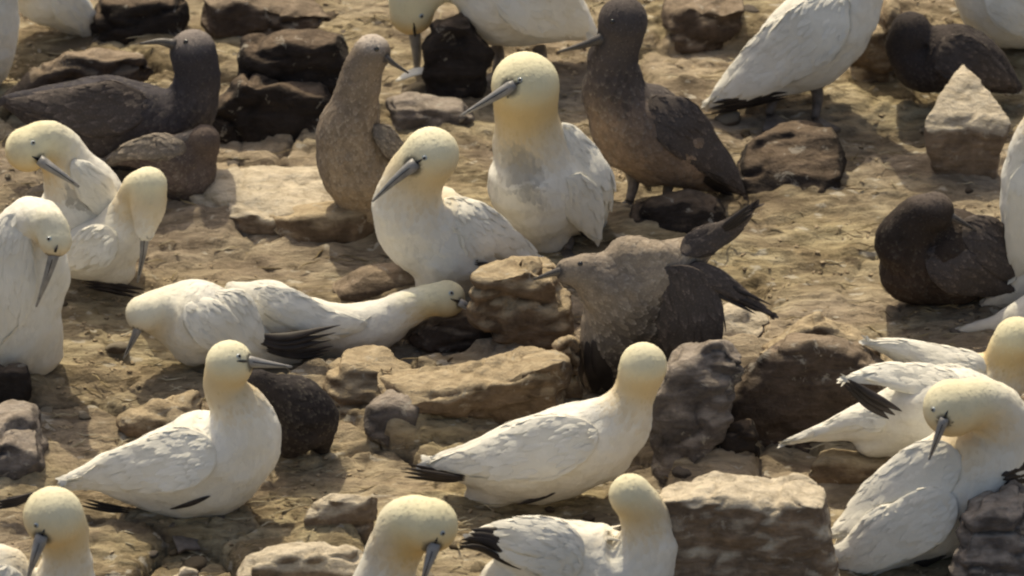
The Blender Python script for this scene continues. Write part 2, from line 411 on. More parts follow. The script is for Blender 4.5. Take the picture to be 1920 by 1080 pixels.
rock('thin layered brown plate lying on the broken rock beside the young grey brown bird', [(890, 530), (960, 500), (1040, 505), (1075, 530), (1050, 552), (960, 548)], .09, 'rock_tan', gyy=650, seed=36, amp=.006, lean=.2, vox=.006, grp=RG)
rock('tan ledge overhanging deep shade above the back of the gannet in the lower middle', [(680, 752), (790, 742), (900, 728), (1000, 700), (1062, 690), (1088, 780), (1000, 812), (880, 792), (740, 775)], .17, 'rock_tan', seed=7, amp=.011, lean=-.15, grp=RG)
rock('dark stone added for the undershadow beside the buff head of the stretched gannet', [(740, 650), (800, 606), (870, 590), (960, 610), (1000, 655), (940, 670), (800, 665)], .06, 'rock_red', seed=8, amp=.012, grp=RG)  # dark stone stands for the shade under the upper ledge
rock('rounded grey brown stone left of the tail of the centre gannet', [(680, 800), (720, 758), (790, 765), (800, 800), (760, 840), (690, 835)], .10, 'rock_grey', seed=9, amp=.011, lean=.5, grp=RG)
rock('tan rock right behind the black hunched mass', [(600, 730), (650, 690), (730, 690), (780, 745), (740, 780), (620, 770)], .12, 'rock_tan', seed=10, amp=.014, lean=.5, grp=RG)
rock('small brown block with a pale ledge left of the orange buff head', [(568, 965), (620, 938), (712, 940), (700, 1020), (590, 1026)], .05, 'rock_pale', seed=11, amp=.006, lean=.05, vox=.006, grp=RG)
rock('pale rounded rock at the bottom edge left of the orange buff head', [(440, 1080), (500, 1052), (600, 1040), (700, 1050), (720, 1160), (430, 1160)], .09, 'rock_pale', seed=12, amp=.008, grp=RG)
rock('small pale stone at the bottom edge below the big left gannet', [(318, 1085), (350, 1068), (385, 1080), (390, 1120), (320, 1120)], .04, 'rock_pale', seed=13, amp=.006, vox=.006, grp=RG)
rock('pale layered ledge left of the brown bird with the pale crown', [(330, 412), (420, 400), (520, 408), (660, 395), (670, 440), (520, 445), (330, 440)], .26, 'rock_pale', seed=14, amp=.008, lean=.2, grp=RG)
rock('brown ledge with a lit rim in front of the pale layered ledge', [(480, 430), (560, 405), (690, 402), (705, 450), (600, 460)], .10, 'rock_tan', seed=15, amp=.009, lean=.3, grp=RG)
rock('low dark brown mound under the chest of the preening gannet', [(610, 552), (690, 515), (780, 515), (850, 560), (720, 580)], .08, 'rock_red', seed=16, amp=.008, lean=.4, grp=RG)
rock('black shaded rock with a lit rim left of the pale crowned brown bird', [(440, 105), (530, 86), (655, 94), (668, 200), (560, 225), (440, 170)], .13, 'rock_dark', gyy=238, seed=17, amp=.008, lean=.1, grp=RG)
rock('dark brown rock under the lit rim with a grey blotch in the upper left', [(395, 200), (460, 160), (600, 175), (655, 215), (640, 262), (520, 275), (395, 262)], .12, 'rock_dark', seed=18, amp=.012, lean=.3, grp=RG)
rock('long purplish brown shelf at the top edge left of the ochre hanging head', [(360, 20), (450, 5), (560, 25), (640, 50), (560, 75), (430, 90), (370, 60)], .12, 'rock_red', seed=19, amp=.012, lean=.3, grp=RG)
rock('dark low rock added for the shaded hollow behind the hanging bill of the top gannet', [(790, 150), (800, 60), (870, 30), (930, 110), (915, 190), (820, 195)], .07, 'rock_dark', seed=20, amp=.010, lean=.3, grp=RG)  # dark rock fills what is only a shaded hollow
rock('pale grey stone lying in front of the bill tip of the tall gannet', [(700, 215), (760, 198), (860, 205), (900, 235), (850, 262), (730, 250)], .09, 'rock_grey', seed=21, amp=.008, lean=.5, grp=RG)
rock('brown shelf at the top edge right of the dark head', [(1225, 60), (1290, 20), (1400, 25), (1395, 75), (1300, 85)], .15, 'rock_red', seed=22, amp=.010, grp=RG)
rock('tall grey brown rock beside the chest of the white standing gannet', [(1580, 150), (1630, 60), (1680, 10), (1700, 80), (1695, 150), (1640, 168)], .10, 'rock_tan', seed=23, amp=.012, lean=.3, grp=RG)
rock('low dark boulder added for the shadow of the white standing gannet', [(1370, 330), (1410, 262), (1490, 244), (1570, 265), (1600, 330), (1560, 392), (1430, 392)], .10, 'rock_dark', seed=24, amp=.006, lean=.9, grp=RG)  # boulder added and kept dark to deepen the gannet's cast shadow
rock('low dark rock added for the shadow under the feet of the brown standing bird', [(1150, 430), (1190, 392), (1290, 378), (1385, 400), (1350, 440), (1230, 450)], .08, 'rock_dark', seed=25, amp=.008, lean=.5, grp=RG)  # dark rock put where the standing bird's shadow falls
rock('mottled grey rock in the bottom right corner', [(1790, 1010), (1850, 960), (1950, 930), (1960, 1160), (1780, 1160)], .14, 'rock_grey', seed=26, amp=.014, lean=.4, grp=RG)
rock('dark green grey stone on the left edge under the leftmost gannet', [(-30, 705), (50, 695), (65, 740), (40, 765), (-30, 765)], .06, 'rock_dark', seed=27, amp=.008, grp=RG)
rock('blue grey rock on the left edge above the tail of the big left gannet', [(-40, 850), (20, 805), (70, 820), (90, 890), (30, 930), (-40, 930)], .16, 'rock_grey', seed=28, amp=.013, lean=.5, grp=RG)
rock('thin pale stone beside the white head at the bottom left corner', [(160, 1010), (220, 1000), (235, 1014), (165, 1024)], .03, 'rock_pale', seed=29, amp=.004, vox=.005, grp=RG)
rock('pale yellowish lump of guano right of the crossed dark wing tips', [(1330, 640), (1340, 590), (1390, 570), (1450, 610), (1440, 650), (1370, 665)], .06, 'rock_pale', seed=30, amp=.010, lean=.8, grp=RG)
rock('cracked upright brown rock in front of the breast of the hunched young bird', [(1015, 690), (1030, 650), (1090, 628), (1100, 760), (1020, 775)], .05, 'rock_tan', seed=31, amp=.010, grp=RG)
rock('small tan stone under the long white tail at the right', [(1500, 880), (1560, 862), (1680, 870), (1700, 905), (1560, 915)], .07, 'rock_tan', seed=32, amp=.008, grp=RG)
rock('brown ledge in the shade behind the neck of the big left gannet', [(200, 800), (290, 765), (380, 745), (400, 790), (300, 815)], .06, 'rock_tan', seed=33, amp=.008, lean=.6, grp=RG)
rock('dark rock filling the shadow at the top left between two white bodies', [(150, 70), (190, 15), (300, 0), (360, 30), (350, 80), (180, 95)], .10, 'rock_dark', seed=34, amp=.010, grp=RG)  # dark rock widened to fill a band of shadow
rock('purplish brown ridge with a lit edge behind the dark left bird', [(-20, 200), (50, 150), (130, 116), (240, 108), (310, 128), (260, 185), (0, 225)], .08, 'rock_red', gyy=240, seed=35, amp=.012, lean=.2, grp=RG)

# ------------------------------------------------ birds
def plume(bv, v, nn, lie, col, n, size, wr, juv, lift=1.0, hug=0.92, rs=RNG):
    """small overlapping contour feathers rooted in a surface; all of them stay inside the mesh they cover"""
    idx = rs.integers(0, len(v), n); p = v[idx]; nr = nn[idx]; d = lie(p)
    d = d+rs.normal(size=d.shape)*0.09; d = d-(d*nr).sum(1)[:, None]*nr; d /= np.linalg.norm(d, axis=1)[:, None]+1e-9
    side = np.cross(nr, d); L = (size(idx)*rs.uniform(.75, 1.25, n))[:, None]; W = L*wr*rs.uniform(.85, 1.15, n)[:, None]*0.5
    l = lift*rs.uniform(.5, 1.4, n)[:, None]
    c = [p, p+d*L*.35+side*W*.8, p+d*L*.75+side*W, p+d*L+side*W*.35, p+d*L*1.06, p+d*L-side*W*.35, p+d*L*.75-side*W, p+d*L*.35-side*W*.8, p+d*L*.7]
    hs = [-.0008, .0003, .0006, .0009, .0011, .0009, .0006, .0003, .0014]
    for k, (q, h_) in enumerate(zip(c, hs)):
        if k:
            sn = np.array([(a[0][0], a[0][1], a[0][2], a[1][0], a[1][1], a[1][2]) for a in (bv.find_nearest(Vector(t)) for t in q)])
            n2 = sn[:, 3:]; n2 = n2*np.sign((n2*nr).sum(1)+1e-9)[:, None]; q = q*(1-hug)+sn[:, :3]*hug; c[k] = q+n2*h_*l
        else: c[k] = q+nr*h_
    V = np.stack(c, 1).reshape(-1, 3)
    base = (np.arange(n)*9)[:, None, None]
    F = (base+np.array([[0, 1, 8], [1, 2, 8], [2, 3, 8], [3, 4, 8], [4, 5, 8], [5, 6, 8], [6, 7, 8], [7, 0, 8]])[None]).reshape(-1, 3)
    cc = np.repeat(col[idx][:, None, :], 9, 1)
    cc = cc*rs.uniform(*((.80, 1.2) if juv else (.95, 1.03)), size=(n, 1, 1))
    if juv:
        tip = np.array([0, 0, .15, .7, .9, .7, .15, 0, 0])[None, :, None]*(rs.uniform(0, 1, (n, 1, 1)) < .55)
        cc = cc*(1-tip*.55)+tip*.55*np.array([.46, .42, .37])*np.clip(cc.mean()*7, .35, 1)
    return V, F, np.clip(cc, 0, 1).reshape(-1, 3)
WHITE = np.array([.80, .785, .73]); CREAM = np.array([.79, .74, .52]); BUFF = np.array([.66, .49, .24])
def bird(label, G, spine, juv=False, lobes=(), wings=(), black=(), bill=None, eye=None, legs=(), group=None,
         wd=0.9, tone=None, buff=1.0, belly=None, vox=0.0055, wing_m=None, smudge_shade=(), crown=None, feathers=None, tail=True):
    g = on_z(*G); gy0 = g[1]
    kind = 'gannet' if not juv else 'juvenile_gannet'
    root = empty(kind, g)
    tag(root, label, 'gannet' if not juv else 'young gannet', group or ('dark young gannets in the colony' if juv else 'white adult gannets in the colony'))
    def P3(q): return on_y(q[0], q[1], gy0+(q[3] if len(q) > 3 else 0.0))
    def tube(sp_, wdf):
        A = np.array([list(P3(q))+[rm(P3(q), q[2])] for q in sp_]); S = catmull(A, 10); S[:, 3] = np.maximum(S[:, 3], 0.004)
        path, r = S[:, :3], S[:, 3]
        tt = np.linspace(0, 1, len(r))
        side = np.tile(np.array([0, 1., 0.35]), (len(r), 1))
        d = (path[-1]-path[0]); 
        wf = np.full(len(r), wdf)
        # round ends
        T = np.gradient(path, axis=0); T /= np.linalg.norm(T, axis=1)[:, None]
        pre_p, pre_r = [], []
        for a in (70, 50, 25):
            pre_p.append(path[0]-T[0]*r[0]*math.sin(R(a))); pre_r.append(r[0]*math.cos(R(a)))
        post_p, post_r = [], []
        for a in (25, 50, 70):
            post_p.append(path[-1]+T[-1]*r[-1]*math.sin(R(a))); post_r.append(r[-1]*math.cos(R(a)))
        path = np.vstack([pre_p, path, post_p]); r = np.concatenate([pre_r, r, post_r]); wf = np.concatenate([[wf[0]]*3, wf, [wf[-1]]*3])
        side = np.tile(np.array([0, 1., 0.35]), (len(r), 1))
        v, f, _ = loft(path, side, r, r*wf, 24); return v, f
    hp = P3(spine[-1]); hr = rm(hp, spine[-1][2])
    parts = [tube(spine, wd), ball(hp, hr, 1.0, 0.95, 1.0)]
    for lb in lobes: parts.append(tube(lb, wd) if len(lb) > 1 else ball(P3(lb[0]), rm(P3(lb[0]), lb[0][2]), 1, wd, 1))
    V, F = merge(parts)
    bm = bmesh.new(); me = bpy.data.meshes.new('t'); me.from_pydata([tuple(v) for v in V], [], F)
    bm.from_mesh(me); bmesh.ops.recalc_face_normals(bm, faces=bm.faces); bm.to_mesh(me); bm.free()
    me = remesh(me, vox, 9, 'body')
    v = verts_of(me); nn = normals_of(me); sd_ = (G[0]*0.37) % 50
    hd = np.linalg.norm(v-hp, axis=1)
    k = sstep(hr*1.0, hr*2.2, hd)
    ruff = fbm(v*np.array([16, 16, 22])+sd_, 3); ruf2 = fbm(v*60+sd_, 2)
    v = v+nn*((0.0085*ruff*k+0.0013*ruf2*(0.3+0.7*k)))[:, None]
    set_verts(me, v)
    # which way the plumage lies: towards the tail
    SPL = np.vstack([catmull(np.array([P3(q) for q in sp_]), 6) for sp_ in [spine]]); TD = np.gradient(SPL, axis=0); TD = -TD/np.linalg.norm(TD, axis=1)[:, None]
    def lie(pts):
        d2 = ((pts[:, None, :]-SPL[None])**2).sum(2); w_ = np.exp(-(d2-d2.min(1)[:, None])/(0.0016)); w_ /= w_.sum(1)[:, None]
        return w_@TD
    # plumage colour
    if juv:
        base = np.array(tone or (.095, .080, .074)); bl = np.array(belly or (.26, .205, .155))
        col = np.tile(base, (len(v), 1))
        zz = (v[:, 2]-v[:, 2].min())/(v[:, 2].max()-v[:, 2].min()+1e-6)
        front = sstep(0.1, 0.9, -nn[:, 1])*(1-sstep(0.35, 0.75, zz+0.12*ruff))
        col = col*(1-front[:, None]*0.85)+bl*front[:, None]*0.85
    else:
        col = np.tile(WHITE, (len(v), 1))
        f = 1-sstep(hr*0.9, hr*2.8, hd+0.012*ruff); f = np.clip(f*buff, 0, 1.15)
        g1 = sstep(hr*0.5, hr*1.5, hd)
        top = (v[:, 2]-hp[2])/hr
        bc = CREAM[None]*(1-sstep(0.6, -0.7, top))[:, None]+BUFF[None]*sstep(0.6, -0.7, top)[:, None]
        col = col*(1-f[:, None]*0.82)+bc*f[:, None]*0.82
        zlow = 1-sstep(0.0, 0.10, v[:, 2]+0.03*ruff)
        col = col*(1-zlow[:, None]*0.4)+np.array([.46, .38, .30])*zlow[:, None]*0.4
    if bill is not None:
        bp = P3(bill[0]); brr = rm(bp, bill[0][2])
        d = np.linalg.norm((v-bp), axis=1); f = (1-sstep(brr*0.75, brr*1.25, d))*0.85
        col = col*(1-f[:, None])+np.array([.05, .05, .055])*f[:, None]
    for (sx_, sy_, sr_, sa_) in smudge_shade:                  # soiled patches, also bill shadow and body shade painted into the plumage
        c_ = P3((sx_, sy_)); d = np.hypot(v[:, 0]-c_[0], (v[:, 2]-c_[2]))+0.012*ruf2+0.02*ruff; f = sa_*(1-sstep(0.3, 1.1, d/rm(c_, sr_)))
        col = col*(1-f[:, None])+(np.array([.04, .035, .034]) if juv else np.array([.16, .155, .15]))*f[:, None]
    if crown is not None:
        f = sstep(0.2, 0.9, (v[:, 2]-hp[2])/hr)*(hd < hr*1.6); col = col*(1-f[:, None])+np.array(crown)*f[:, None]
    polys = [tuple(p.vertices) for p in me.polygons]
    bv = BVHTree.FromPolygons([tuple(q) for q in v], polys)
    nf = feathers or int(min(2600, 0.34*len(v)))
    FV, FF, FC = plume(bv, v, nn, lie, col, nf, lambda idx: 0.007+0.019*sstep(hr*0.8, hr*2.6, hd[idx]), 0.48, juv, 0.9 if juv else 0.55)
    me = bpy.data.meshes.new('body'); me.from_pydata(np.vstack([v, FV]).tolist(), [], polys+[tuple(q) for q in (FF+len(v)).tolist()]); me.update()
    col = np.vstack([col, FC])
    ca = me.attributes.new('Col', 'FLOAT_COLOR', 'POINT'); ca.data.foreach_set('color', np.hstack([col, np.ones((len(col), 1))]).ravel())
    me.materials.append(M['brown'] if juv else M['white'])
    me.polygons.foreach_set('use_smooth', [True]*len(me.polygons))
    def surf(q, lift=0.0):
        d = ray(q[0], q[1]); h = bv.ray_cast(Vector(CAM), Vector(d))
        if h[0] is not None: return np.array(h[0])+np.array(h[1])*lift, np.array(h[1])
        p = P3(q); h = bv.find_nearest(Vector(p)); return None, np.array(h[1])
    def rooted(name, V, F, mat, parent=root, uv=None, recalc=True):
        m_ = new_mesh(name, np.array(V), F, mat)
        if uv is not None:
            l = m_.uv_layers.new(name='UVMap'); li = np.empty(len(m_.loops), int); m_.loops.foreach_get('vertex_index', li)
            l.data.foreach_set('uv', np.array(uv)[li].ravel())
        if recalc:
            bm = bmesh.new(); bm.from_mesh(m_); bmesh.ops.recalc_face_normals(bm, faces=bm.faces); bm.to_mesh(m_); bm.free()
        return link(name, m_, parent)
    body = link('body', me, root)
    wing_objs = []
    def blade(pts, thick, mat, name, parent, lift=0.004, seg=22, wob=0.0, plumes=False):
        raw = []; nr = []; ys_ = []
        for q in pts:
            p, n_ = surf(q, lift)
            if p is None: raw.append(None); nr.append(n_)
            else: raw.append(p[1]-gy0); nr.append(n_)
        known = [i for i, a in enumerate(raw) if a is not None]
        for i in range(len(raw)):
            if raw[i] is None:
                if known:
                    j = min(known, key=lambda t: abs(t-i)); raw[i] = raw[j]
                else: raw[i] = (pts[i][3] if len(pts[i]) > 3 else -0.03)
            if len(pts[i]) > 3: raw[i] = pts[i][3]
        A = []
        for q, dyy, n_ in zip(pts, raw, nr):
            p = on_y(q[0], q[1], gy0+dyy); n_ = n_+np.array([0, -0.8, 0.45]); n_ /= np.linalg.norm(n_)
            A.append(list(p)+[rm(p, q[2])]+list(n_))
        S = catmull(np.array(A), 9); path, r, nn_ = S[:, :3], np.maximum(S[:, 3], 0.0012), S[:, 4:7]
        t = np.linspace(0, 1, len(r)); endr = np.sqrt(np.clip(1-((np.abs(t-0.5)*2)**4), 0.02, 1))
        th = np.minimum(thick*np.ones(len(r)), r*0.55)*endr**2
        Vv, Ff, UV = loft(path, nn_, r*endr, th, seg)
        Vv = np.array(Vv)
        if wob: Vv = Vv+np.stack([fbm(Vv*30+s, 3) for s in (1, 7, 13)], 1)*wob
        if plumes:
            tm = bpy.data.meshes.new('t'); tm.from_pydata(Vv.tolist(), [], Ff); tm.update(); n3 = normals_of(tm)
            cen = np.repeat(path, seg, 0); flip = np.sign(((Vv-cen)*n3).sum(1)); flip[flip == 0] = 1; n3 = n3*flip[:, None]; bpy.data.meshes.remove(tm)
            tv = np.repeat(np.linspace(0, 1, len(path)), seg); TT = np.gradient(path, axis=0); TT /= np.linalg.norm(TT, axis=1)[:, None]
            ok = np.where((n3@FWD) < 0.25)[0]
            c0 = np.tile(np.array([.5, .5, .5]), (len(ok), 1)); vv, tt_ = Vv[ok], tv[ok]
            rad = float(np.max(r)); nfe = int(90+1500*rad)
            def lie_w(pp):
                d2 = ((pp[:, None, :]-path[None])**2).sum(2); return TT[d2.argmin(1)]
            wb = BVHTree.FromPolygons([tuple(q) for q in Vv], Ff); FV, FF2, FC = plume(wb, vv, n3[ok], lie_w, c0, nfe, lambda ii: 0.026+0.055*tt_[ii]**1.2, .30, False, 1.0, 0.72)
            o_ = len(Vv); Vv = np.vstack([Vv, FV]); Ff = list(Ff)+[tuple(q) for q in (FF2+o_).tolist()]
            fu = np.tile(np.array([[.50, 0], [.46, .3], [.44, .6], [.47, .9], [.5, 1], [.53, .9], [.56, .6], [.54, .3], [.5, .6]]), (len(FV)//9, 1)); UV = list(UV)+fu.tolist()
            tipa = np.concatenate([np.zeros(o_), np.tile([0, 0, .2, .7, 1, .7, .2, 0, 0], len(FV)//9)*np.repeat(RNG.uniform(0, 1, len(FV)//9) < .6, 9)])
            wo = rooted(name, Vv, Ff, M[mat], parent, UV, recalc=False)
            ta = wo.data.attributes.new('Tip', 'FLOAT', 'POINT'); ta.data.foreach_set('value', tipa)
            return wo
        return rooted(name, Vv, Ff, M[mat], parent, UV)
    for i, wg in enumerate(wings):
        o = blade(wg, 0.011, wing_m or ('dwing' if juv else 'wing'), 'wing', root, lift=0.003, seg=30, wob=0.005, plumes=True); wing_objs.append(o)
    for i, bl_ in enumerate(black):
        par = wing_objs[0] if wing_objs else root
        n0 = len(bl_); a0, a1 = np.array(bl_[0][:2], float), np.array(bl_[-1][:2], float); ax = (a1-a0)/(np.linalg.norm(a1-a0)+1e-6); pe = np.array([-ax[1], ax[0]])
        rmx = max(q[2] for q in bl_); nq = 3 if rmx > 6.5 else 1; quills = []
        for kq in range(nq):
            sft = (kq-(nq-1)/2)*rmx*0.75; cut = 1-0.10*kq
            pts = [tuple([q[0]+pe[0]*sft*(.6+.6*t_), q[1]+pe[1]*sft*(.6+.6*t_), max(1.5, q[2]*(.62 if nq > 1 else 1))]+list(q[3:])) for q, t_ in zip(bl_, np.linspace(0, 1, n0))]
            e = np.array(pts[-1][:2]); b0 = np.array(pts[-2][:2]); e = b0+(e-b0)*cut; pts[-1] = (e[0], e[1])+tuple(pts[-1][2:])
            quills.append(blade(pts, 0.0035, 'black', 'primary_feathers', par, lift=0.005+0.0015*kq, seg=10, wob=0.001))
        if nq > 1:                                       # one mesh for the wing tip
            bm = bmesh.new()
            for q_ in quills: bm.from_mesh(q_.data)
            bm.to_mesh(quills[0].data); bm.free()
            quills[0].data.polygons.foreach_set('use_smooth', [True]*len(quills[0].data.polygons))
            for q_ in quills[1:]: bpy.data.objects.remove(q_)
    if tail:
        e0, e1 = np.array(spine[0][:2], float), np.array(spine[1][:2], float); d_ = (e0-e1)/(np.linalg.norm(e0-e1)+1e-6); pe = np.array([-d_[1], d_[0]]); tb = []
        dy0 = spine[0][3] if len(spine[0]) > 3 else 0; w0 = min(10, max(5, spine[0][2]))
        for kq in range(5):
            sp_k = (kq-2)/2.0; st_ = e0-d_*46+pe*sp_k*w0*0.9; en = e0+d_*(8-5*abs(sp_k))+pe*sp_k*w0*1.05
            pa = [on_y(st_[0], st_[1], gy0+dy0+.004*kq), on_y((st_[0]+en[0])/2, (st_[1]+en[1])/2, gy0+dy0+.004*kq), on_y(en[0], en[1], gy0+dy0+.004*kq)]
            pa = catmull(np.array(pa), 5); rr = np.array([.5, .8, .9, .95, 1, 1, 1, .95, .85, .6, .15])*rm(pa[0], w0*.55)
            vv, ff, _ = loft(pa, np.tile([0, -.8, .6], (len(pa), 1)), rr, rr*.12+.0006, 8); tb.append((vv, ff))
        Vv, Ff = merge(tb); rooted('tail', Vv, Ff, M[wing_m or ('dwing' if juv else 'wing')], root)
    if bill is not None:
        A = np.array([list(P3(q))+[rm(P3(q), q[2])] for q in bill]); S = catmull(A, 8)
        a, b_ = S[0], S[-1]; dirv = a[:3]-b_[:3]; dirv /= np.linalg.norm(dirv)
        S = np.vstack([np.concatenate([a[:3]+dirv*a[3]*0.6, [a[3]*0.9]]), S])
        t = np.linspace(0, 1, len(S)); rr = np.maximum(S[:, 3], 0.0015)
        Vv, Ff, UV = loft(S[:, :3], np.tile([0, 1., .35], (len(S), 1)), rr*0.62, rr*0.6, 14)
        bo = rooted('bill', Vv, Ff, M['dbill' if juv else 'bill'], root)
        # gape line between the two halves of the bill
        S2 = S[2:-2].copy(); 
        off = FWD*-1
        L = [S2[:, :3]+off*(np.maximum(S2[:, 3], .0015)*0.62)[:, None]]
        Vv, Ff, _ = loft(L[0], np.tile([0, 1., .35], (len(S2), 1)), np.full(len(S2), .0010), np.full(len(S2), .0010), 6)
        rooted('gape_line', Vv, Ff, M['pupil'], bo)
        if not juv and eye is not None:                 # black line of bare skin running back from the gape
            q0, q1 = np.array(bill[0][:2], float), np.array(bill[1][:2], float); dd = (q0-q1)/np.linalg.norm(q0-q1)
            blade([(q0[0]-dd[0]*4, q0[1]-dd[1]*4, 3.2), (q0[0]+dd[0]*12, q0[1]+dd[1]*12+1, 3.0), (q0[0]+dd[0]*27, q0[1]+dd[1]*27+3, 1.4)], 0.0016, 'pupil', 'gape_line', bo, lift=0.0008, seg=8)
    if eye is not None:
        p, n_ = surf(eye)
        if p is not None:
            er = 0.0060
            Vv, Ff = ball(p-n_*er*0.35, er, n=8); e = rooted('eye', Vv, Ff, M['eye'] if not juv else M['pupil'], root)
            if not juv:
                Vv, Ff = ball(p+n_*er*0.40, er*0.58, n=6); rooted('pupil', Vv, Ff, M['pupil'], e)
    for lg in legs:
        q0, q1 = lg; a = P3(q0); f = on_z(q1[0], q1[1], 0.012); 
        path = catmull(np.array([a, (a+f)/2+np.array([0.006, 0.008, 0]), f]), 6)
        Vv, Ff, _ = loft(path, np.tile([0, 1., .1], (len(path), 1)), np.linspace(.016, .009, len(path)), np.linspace(.016, .009, len(path)), 12)
        lo = rooted('leg', Vv, Ff, M['leg'], root)
        # webbed foot: three toes joined by skin
        Vf = [f+np.array([0, .012, .004])]; hdg = q1[2] if len(q1) > 2 else 200
        tips = []
        for dd, L_ in ((-32, .062), (-14, .055), (4, .078), (20, .058), (38, .064)):
            a_ = R(hdg+dd); tips.append(f+np.array([math.cos(a_)*L_, math.sin(a_)*L_, -0.006]))
        top = Vf+tips; botm = [q-np.array([0, 0, .008]) for q in top]; nV = len(top)
        Ff = []
        for k2 in range(1, nV-1): Ff += [(0, k2, k2+1), (nV, nV+k2+1, nV+k2)]
        ring = list(range(nV))
        for k2 in range(nV): a1, a2 = ring[k2], ring[(k2+1) % nV]; Ff.append((a1, a1+nV, a2+nV, a2))
        rooted('foot', top+botm, Ff, M['leg'], lo)
    return root

# ---- adult gannets (pixels of the photograph; last value is the offset in depth, metres)
bird('white gannet left of the centre preening its breast, bill laid down along its left side', (850, 560),
     [(1012, 490, 8, .04), (960, 470, 30, .02), (890, 448, 66), (815, 435, 92), (768, 400, 74, -.02), (775, 340, 58, -.02), (808, 290, 54, -.03)],
     lobes=[[(850, 470, 85, -.02), (840, 535, 62, -.02)]],
     wings=[[(835, 372, 26), (880, 410, 42), (940, 450, 36), (1008, 488, 10)], [(860, 400, 22), (905, 450, 44), (960, 480, 26), (1005, 498, 6)]],
     black=[[(890, 492, 5), (950, 500, 8), (1020, 516, 5)], [(1000, 498, 7), (1018, 512, 6), (1034, 522, 3)]],
     bill=[(772, 312, 20, -.075), (740, 338, 13, -.085), (698, 378, 3, -.09)], eye=(796, 296))
bird('tall white gannet upright behind the preening one, long grey bill pointing down left', (1040, 455),
     [(1110, 420, 30, .05), (1070, 385, 70, .02), (1030, 350, 92), (1002, 290, 78), (988, 228, 61), (985, 160, 65, -.01)],
     lobes=[[(1000, 350, 88, -.02), (1010, 410, 72, -.02), (1020, 440, 50, -.02)]],
     wings=[[(1052, 232, 20), (1085, 285, 40), (1120, 355, 44), (1130, 430, 14)], [(1065, 330, 36), (1095, 390, 38), (1118, 445, 8)]],
     black=[[(1085, 395, 5), (1098, 425, 12), (1118, 448, 5)]],
     bill=[(957, 163, 19, -.06), (915, 188, 13, -.07), (862, 218, 3, -.075)], eye=(975, 150),
     buff=1.15, smudge_shade=[(975, 282, 50, .55), (995, 320, 26, .4)], legs=[((1000, 445, 0, 0), (1000, 474, 250)), ((1060, 445, 0, 0), (1062, 468, 265))])  # chest patch paints the bill's shadow into the plumage
bird('white gannet standing at the top right, head above the frame, dark feet on the soil', (1490, 205),
     [(1322, 200, 8, -.03), (1390, 168, 36, -.02), (1460, 118, 72), (1530, 68, 92), (1580, 5, 80, .03), (1620, -60, 56, .05), (1640, -130, 46, .05), (1655, -185, 46, .03)],
     wings=[[(1585, -10, 40), (1525, 60, 62), (1440, 128, 44), (1345, 190, 12)], [(1500, 30, 30), (1440, 90, 34), (1370, 150, 18), (1330, 190, 5)]],
     black=[[(1478, 178, 4), (1400, 190, 11), (1322, 206, 5)]],
     legs=[((1450, 165, 0, .0), (1440, 214, 290)), ((1528, 150, 0, .0), (1528, 222, 290))])
bird('white gannet at the top edge with an ochre head and bill hanging straight down', (960, 120),
     [(1100, 60, 22, .03), (1045, 25, 66, .02), (960, -15, 112), (880, -50, 84), (822, -45, 56), (780, -12, 50, -.02), (772, 25, 42, -.03)],
     wings=[[(930, -50, 50), (1000, 0, 66), (1060, 30, 46), (1098, 60, 14)]], buff=1.15,
     bill=[(778, 66, 19, -.04), (782, 110, 13, -.04), (779, 168, 3, -.04)], eye=(790, 30),
     legs=[((930, 90, 0, 0), (930, 138, 250)), ((1010, 90, 0, 0), (1010, 134, 265))])
bird('white gannet cut off by the top right corner with only its rounded belly showing', (1890, 95),
     [(2000, 70, 20, .03), (1940, 40, 58), (1880, 5, 84), (1835, -50, 60), (1810, -110, 44), (1800, -150, 44)],
     wings=[[(1850, -40, 40), (1910, 10, 55), (1960, 50, 30)]])
bird('white gannet on the right edge standing upright above a spread tail with a black edge', (1950, 560),
     [(1842, 572, 7, -.05), (1900, 545, 30, -.04), (1950, 480, 66), (1962, 380, 90), (1950, 300, 66), (1975, 225, 52), (1990, 165, 50)],
     wings=[[(1935, 300, 38), (1935, 380, 50), (1925, 450, 40), (1905, 515, 16)]], black=[[(1860, 580, 4), (1900, 586, 6), (1950, 590, 5)]])
bird('white gannet on the right edge with its buff neck cut by the frame', (1800, 770),
     [(1622, 640, 5, -.02), (1690, 662, 20), (1760, 695, 44), (1830, 722, 66), (1880, 700, 56), (1896, 655, 44), (1906, 636, 44)], buff=1.15,
     lobes=[[(1820, 740, 60), (1830, 780, 40)]],
     wings=[[(1850, 690, 34), (1780, 678, 30), (1700, 655, 17), (1632, 640, 5)], [(1840, 720, 30), (1770, 712, 28), (1700, 690, 12)]])
bird('white gannet mostly outside the right edge with a thin pale wing tip', (1960, 640),
     [(1720, 638, 4, .03), (1800, 622, 12, .03), (1880, 606, 24, .03), (1970, 585, 56), (2030, 560, 60), (2060, 500, 44), (2070, 450, 44)])
bird('white gannet at the right with black wing tips against the reddish brown boulder', (1700, 885),
     [(1478, 828, 5, -.02), (1550, 808, 20), (1630, 792, 44), (1710, 775, 78), (1790, 762, 80), (1840, 755, 55, .02), (1860, 770, 40, .03), (1848, 790, 36, .03)],
     lobes=[[(1700, 800, 60), (1640, 825, 38)], [(1750, 770, 80)]],
     wings=[[(1800, 722, 34), (1730, 712, 34), (1660, 702, 24), (1592, 708, 7)], [(1660, 790, 34), (1600, 790, 18), (1520, 815, 8), (1480, 828, 4)]],
     black=[[(1586, 716, 5, -.10), (1632, 750, 14, -.10), (1684, 782, 6, -.10)]])
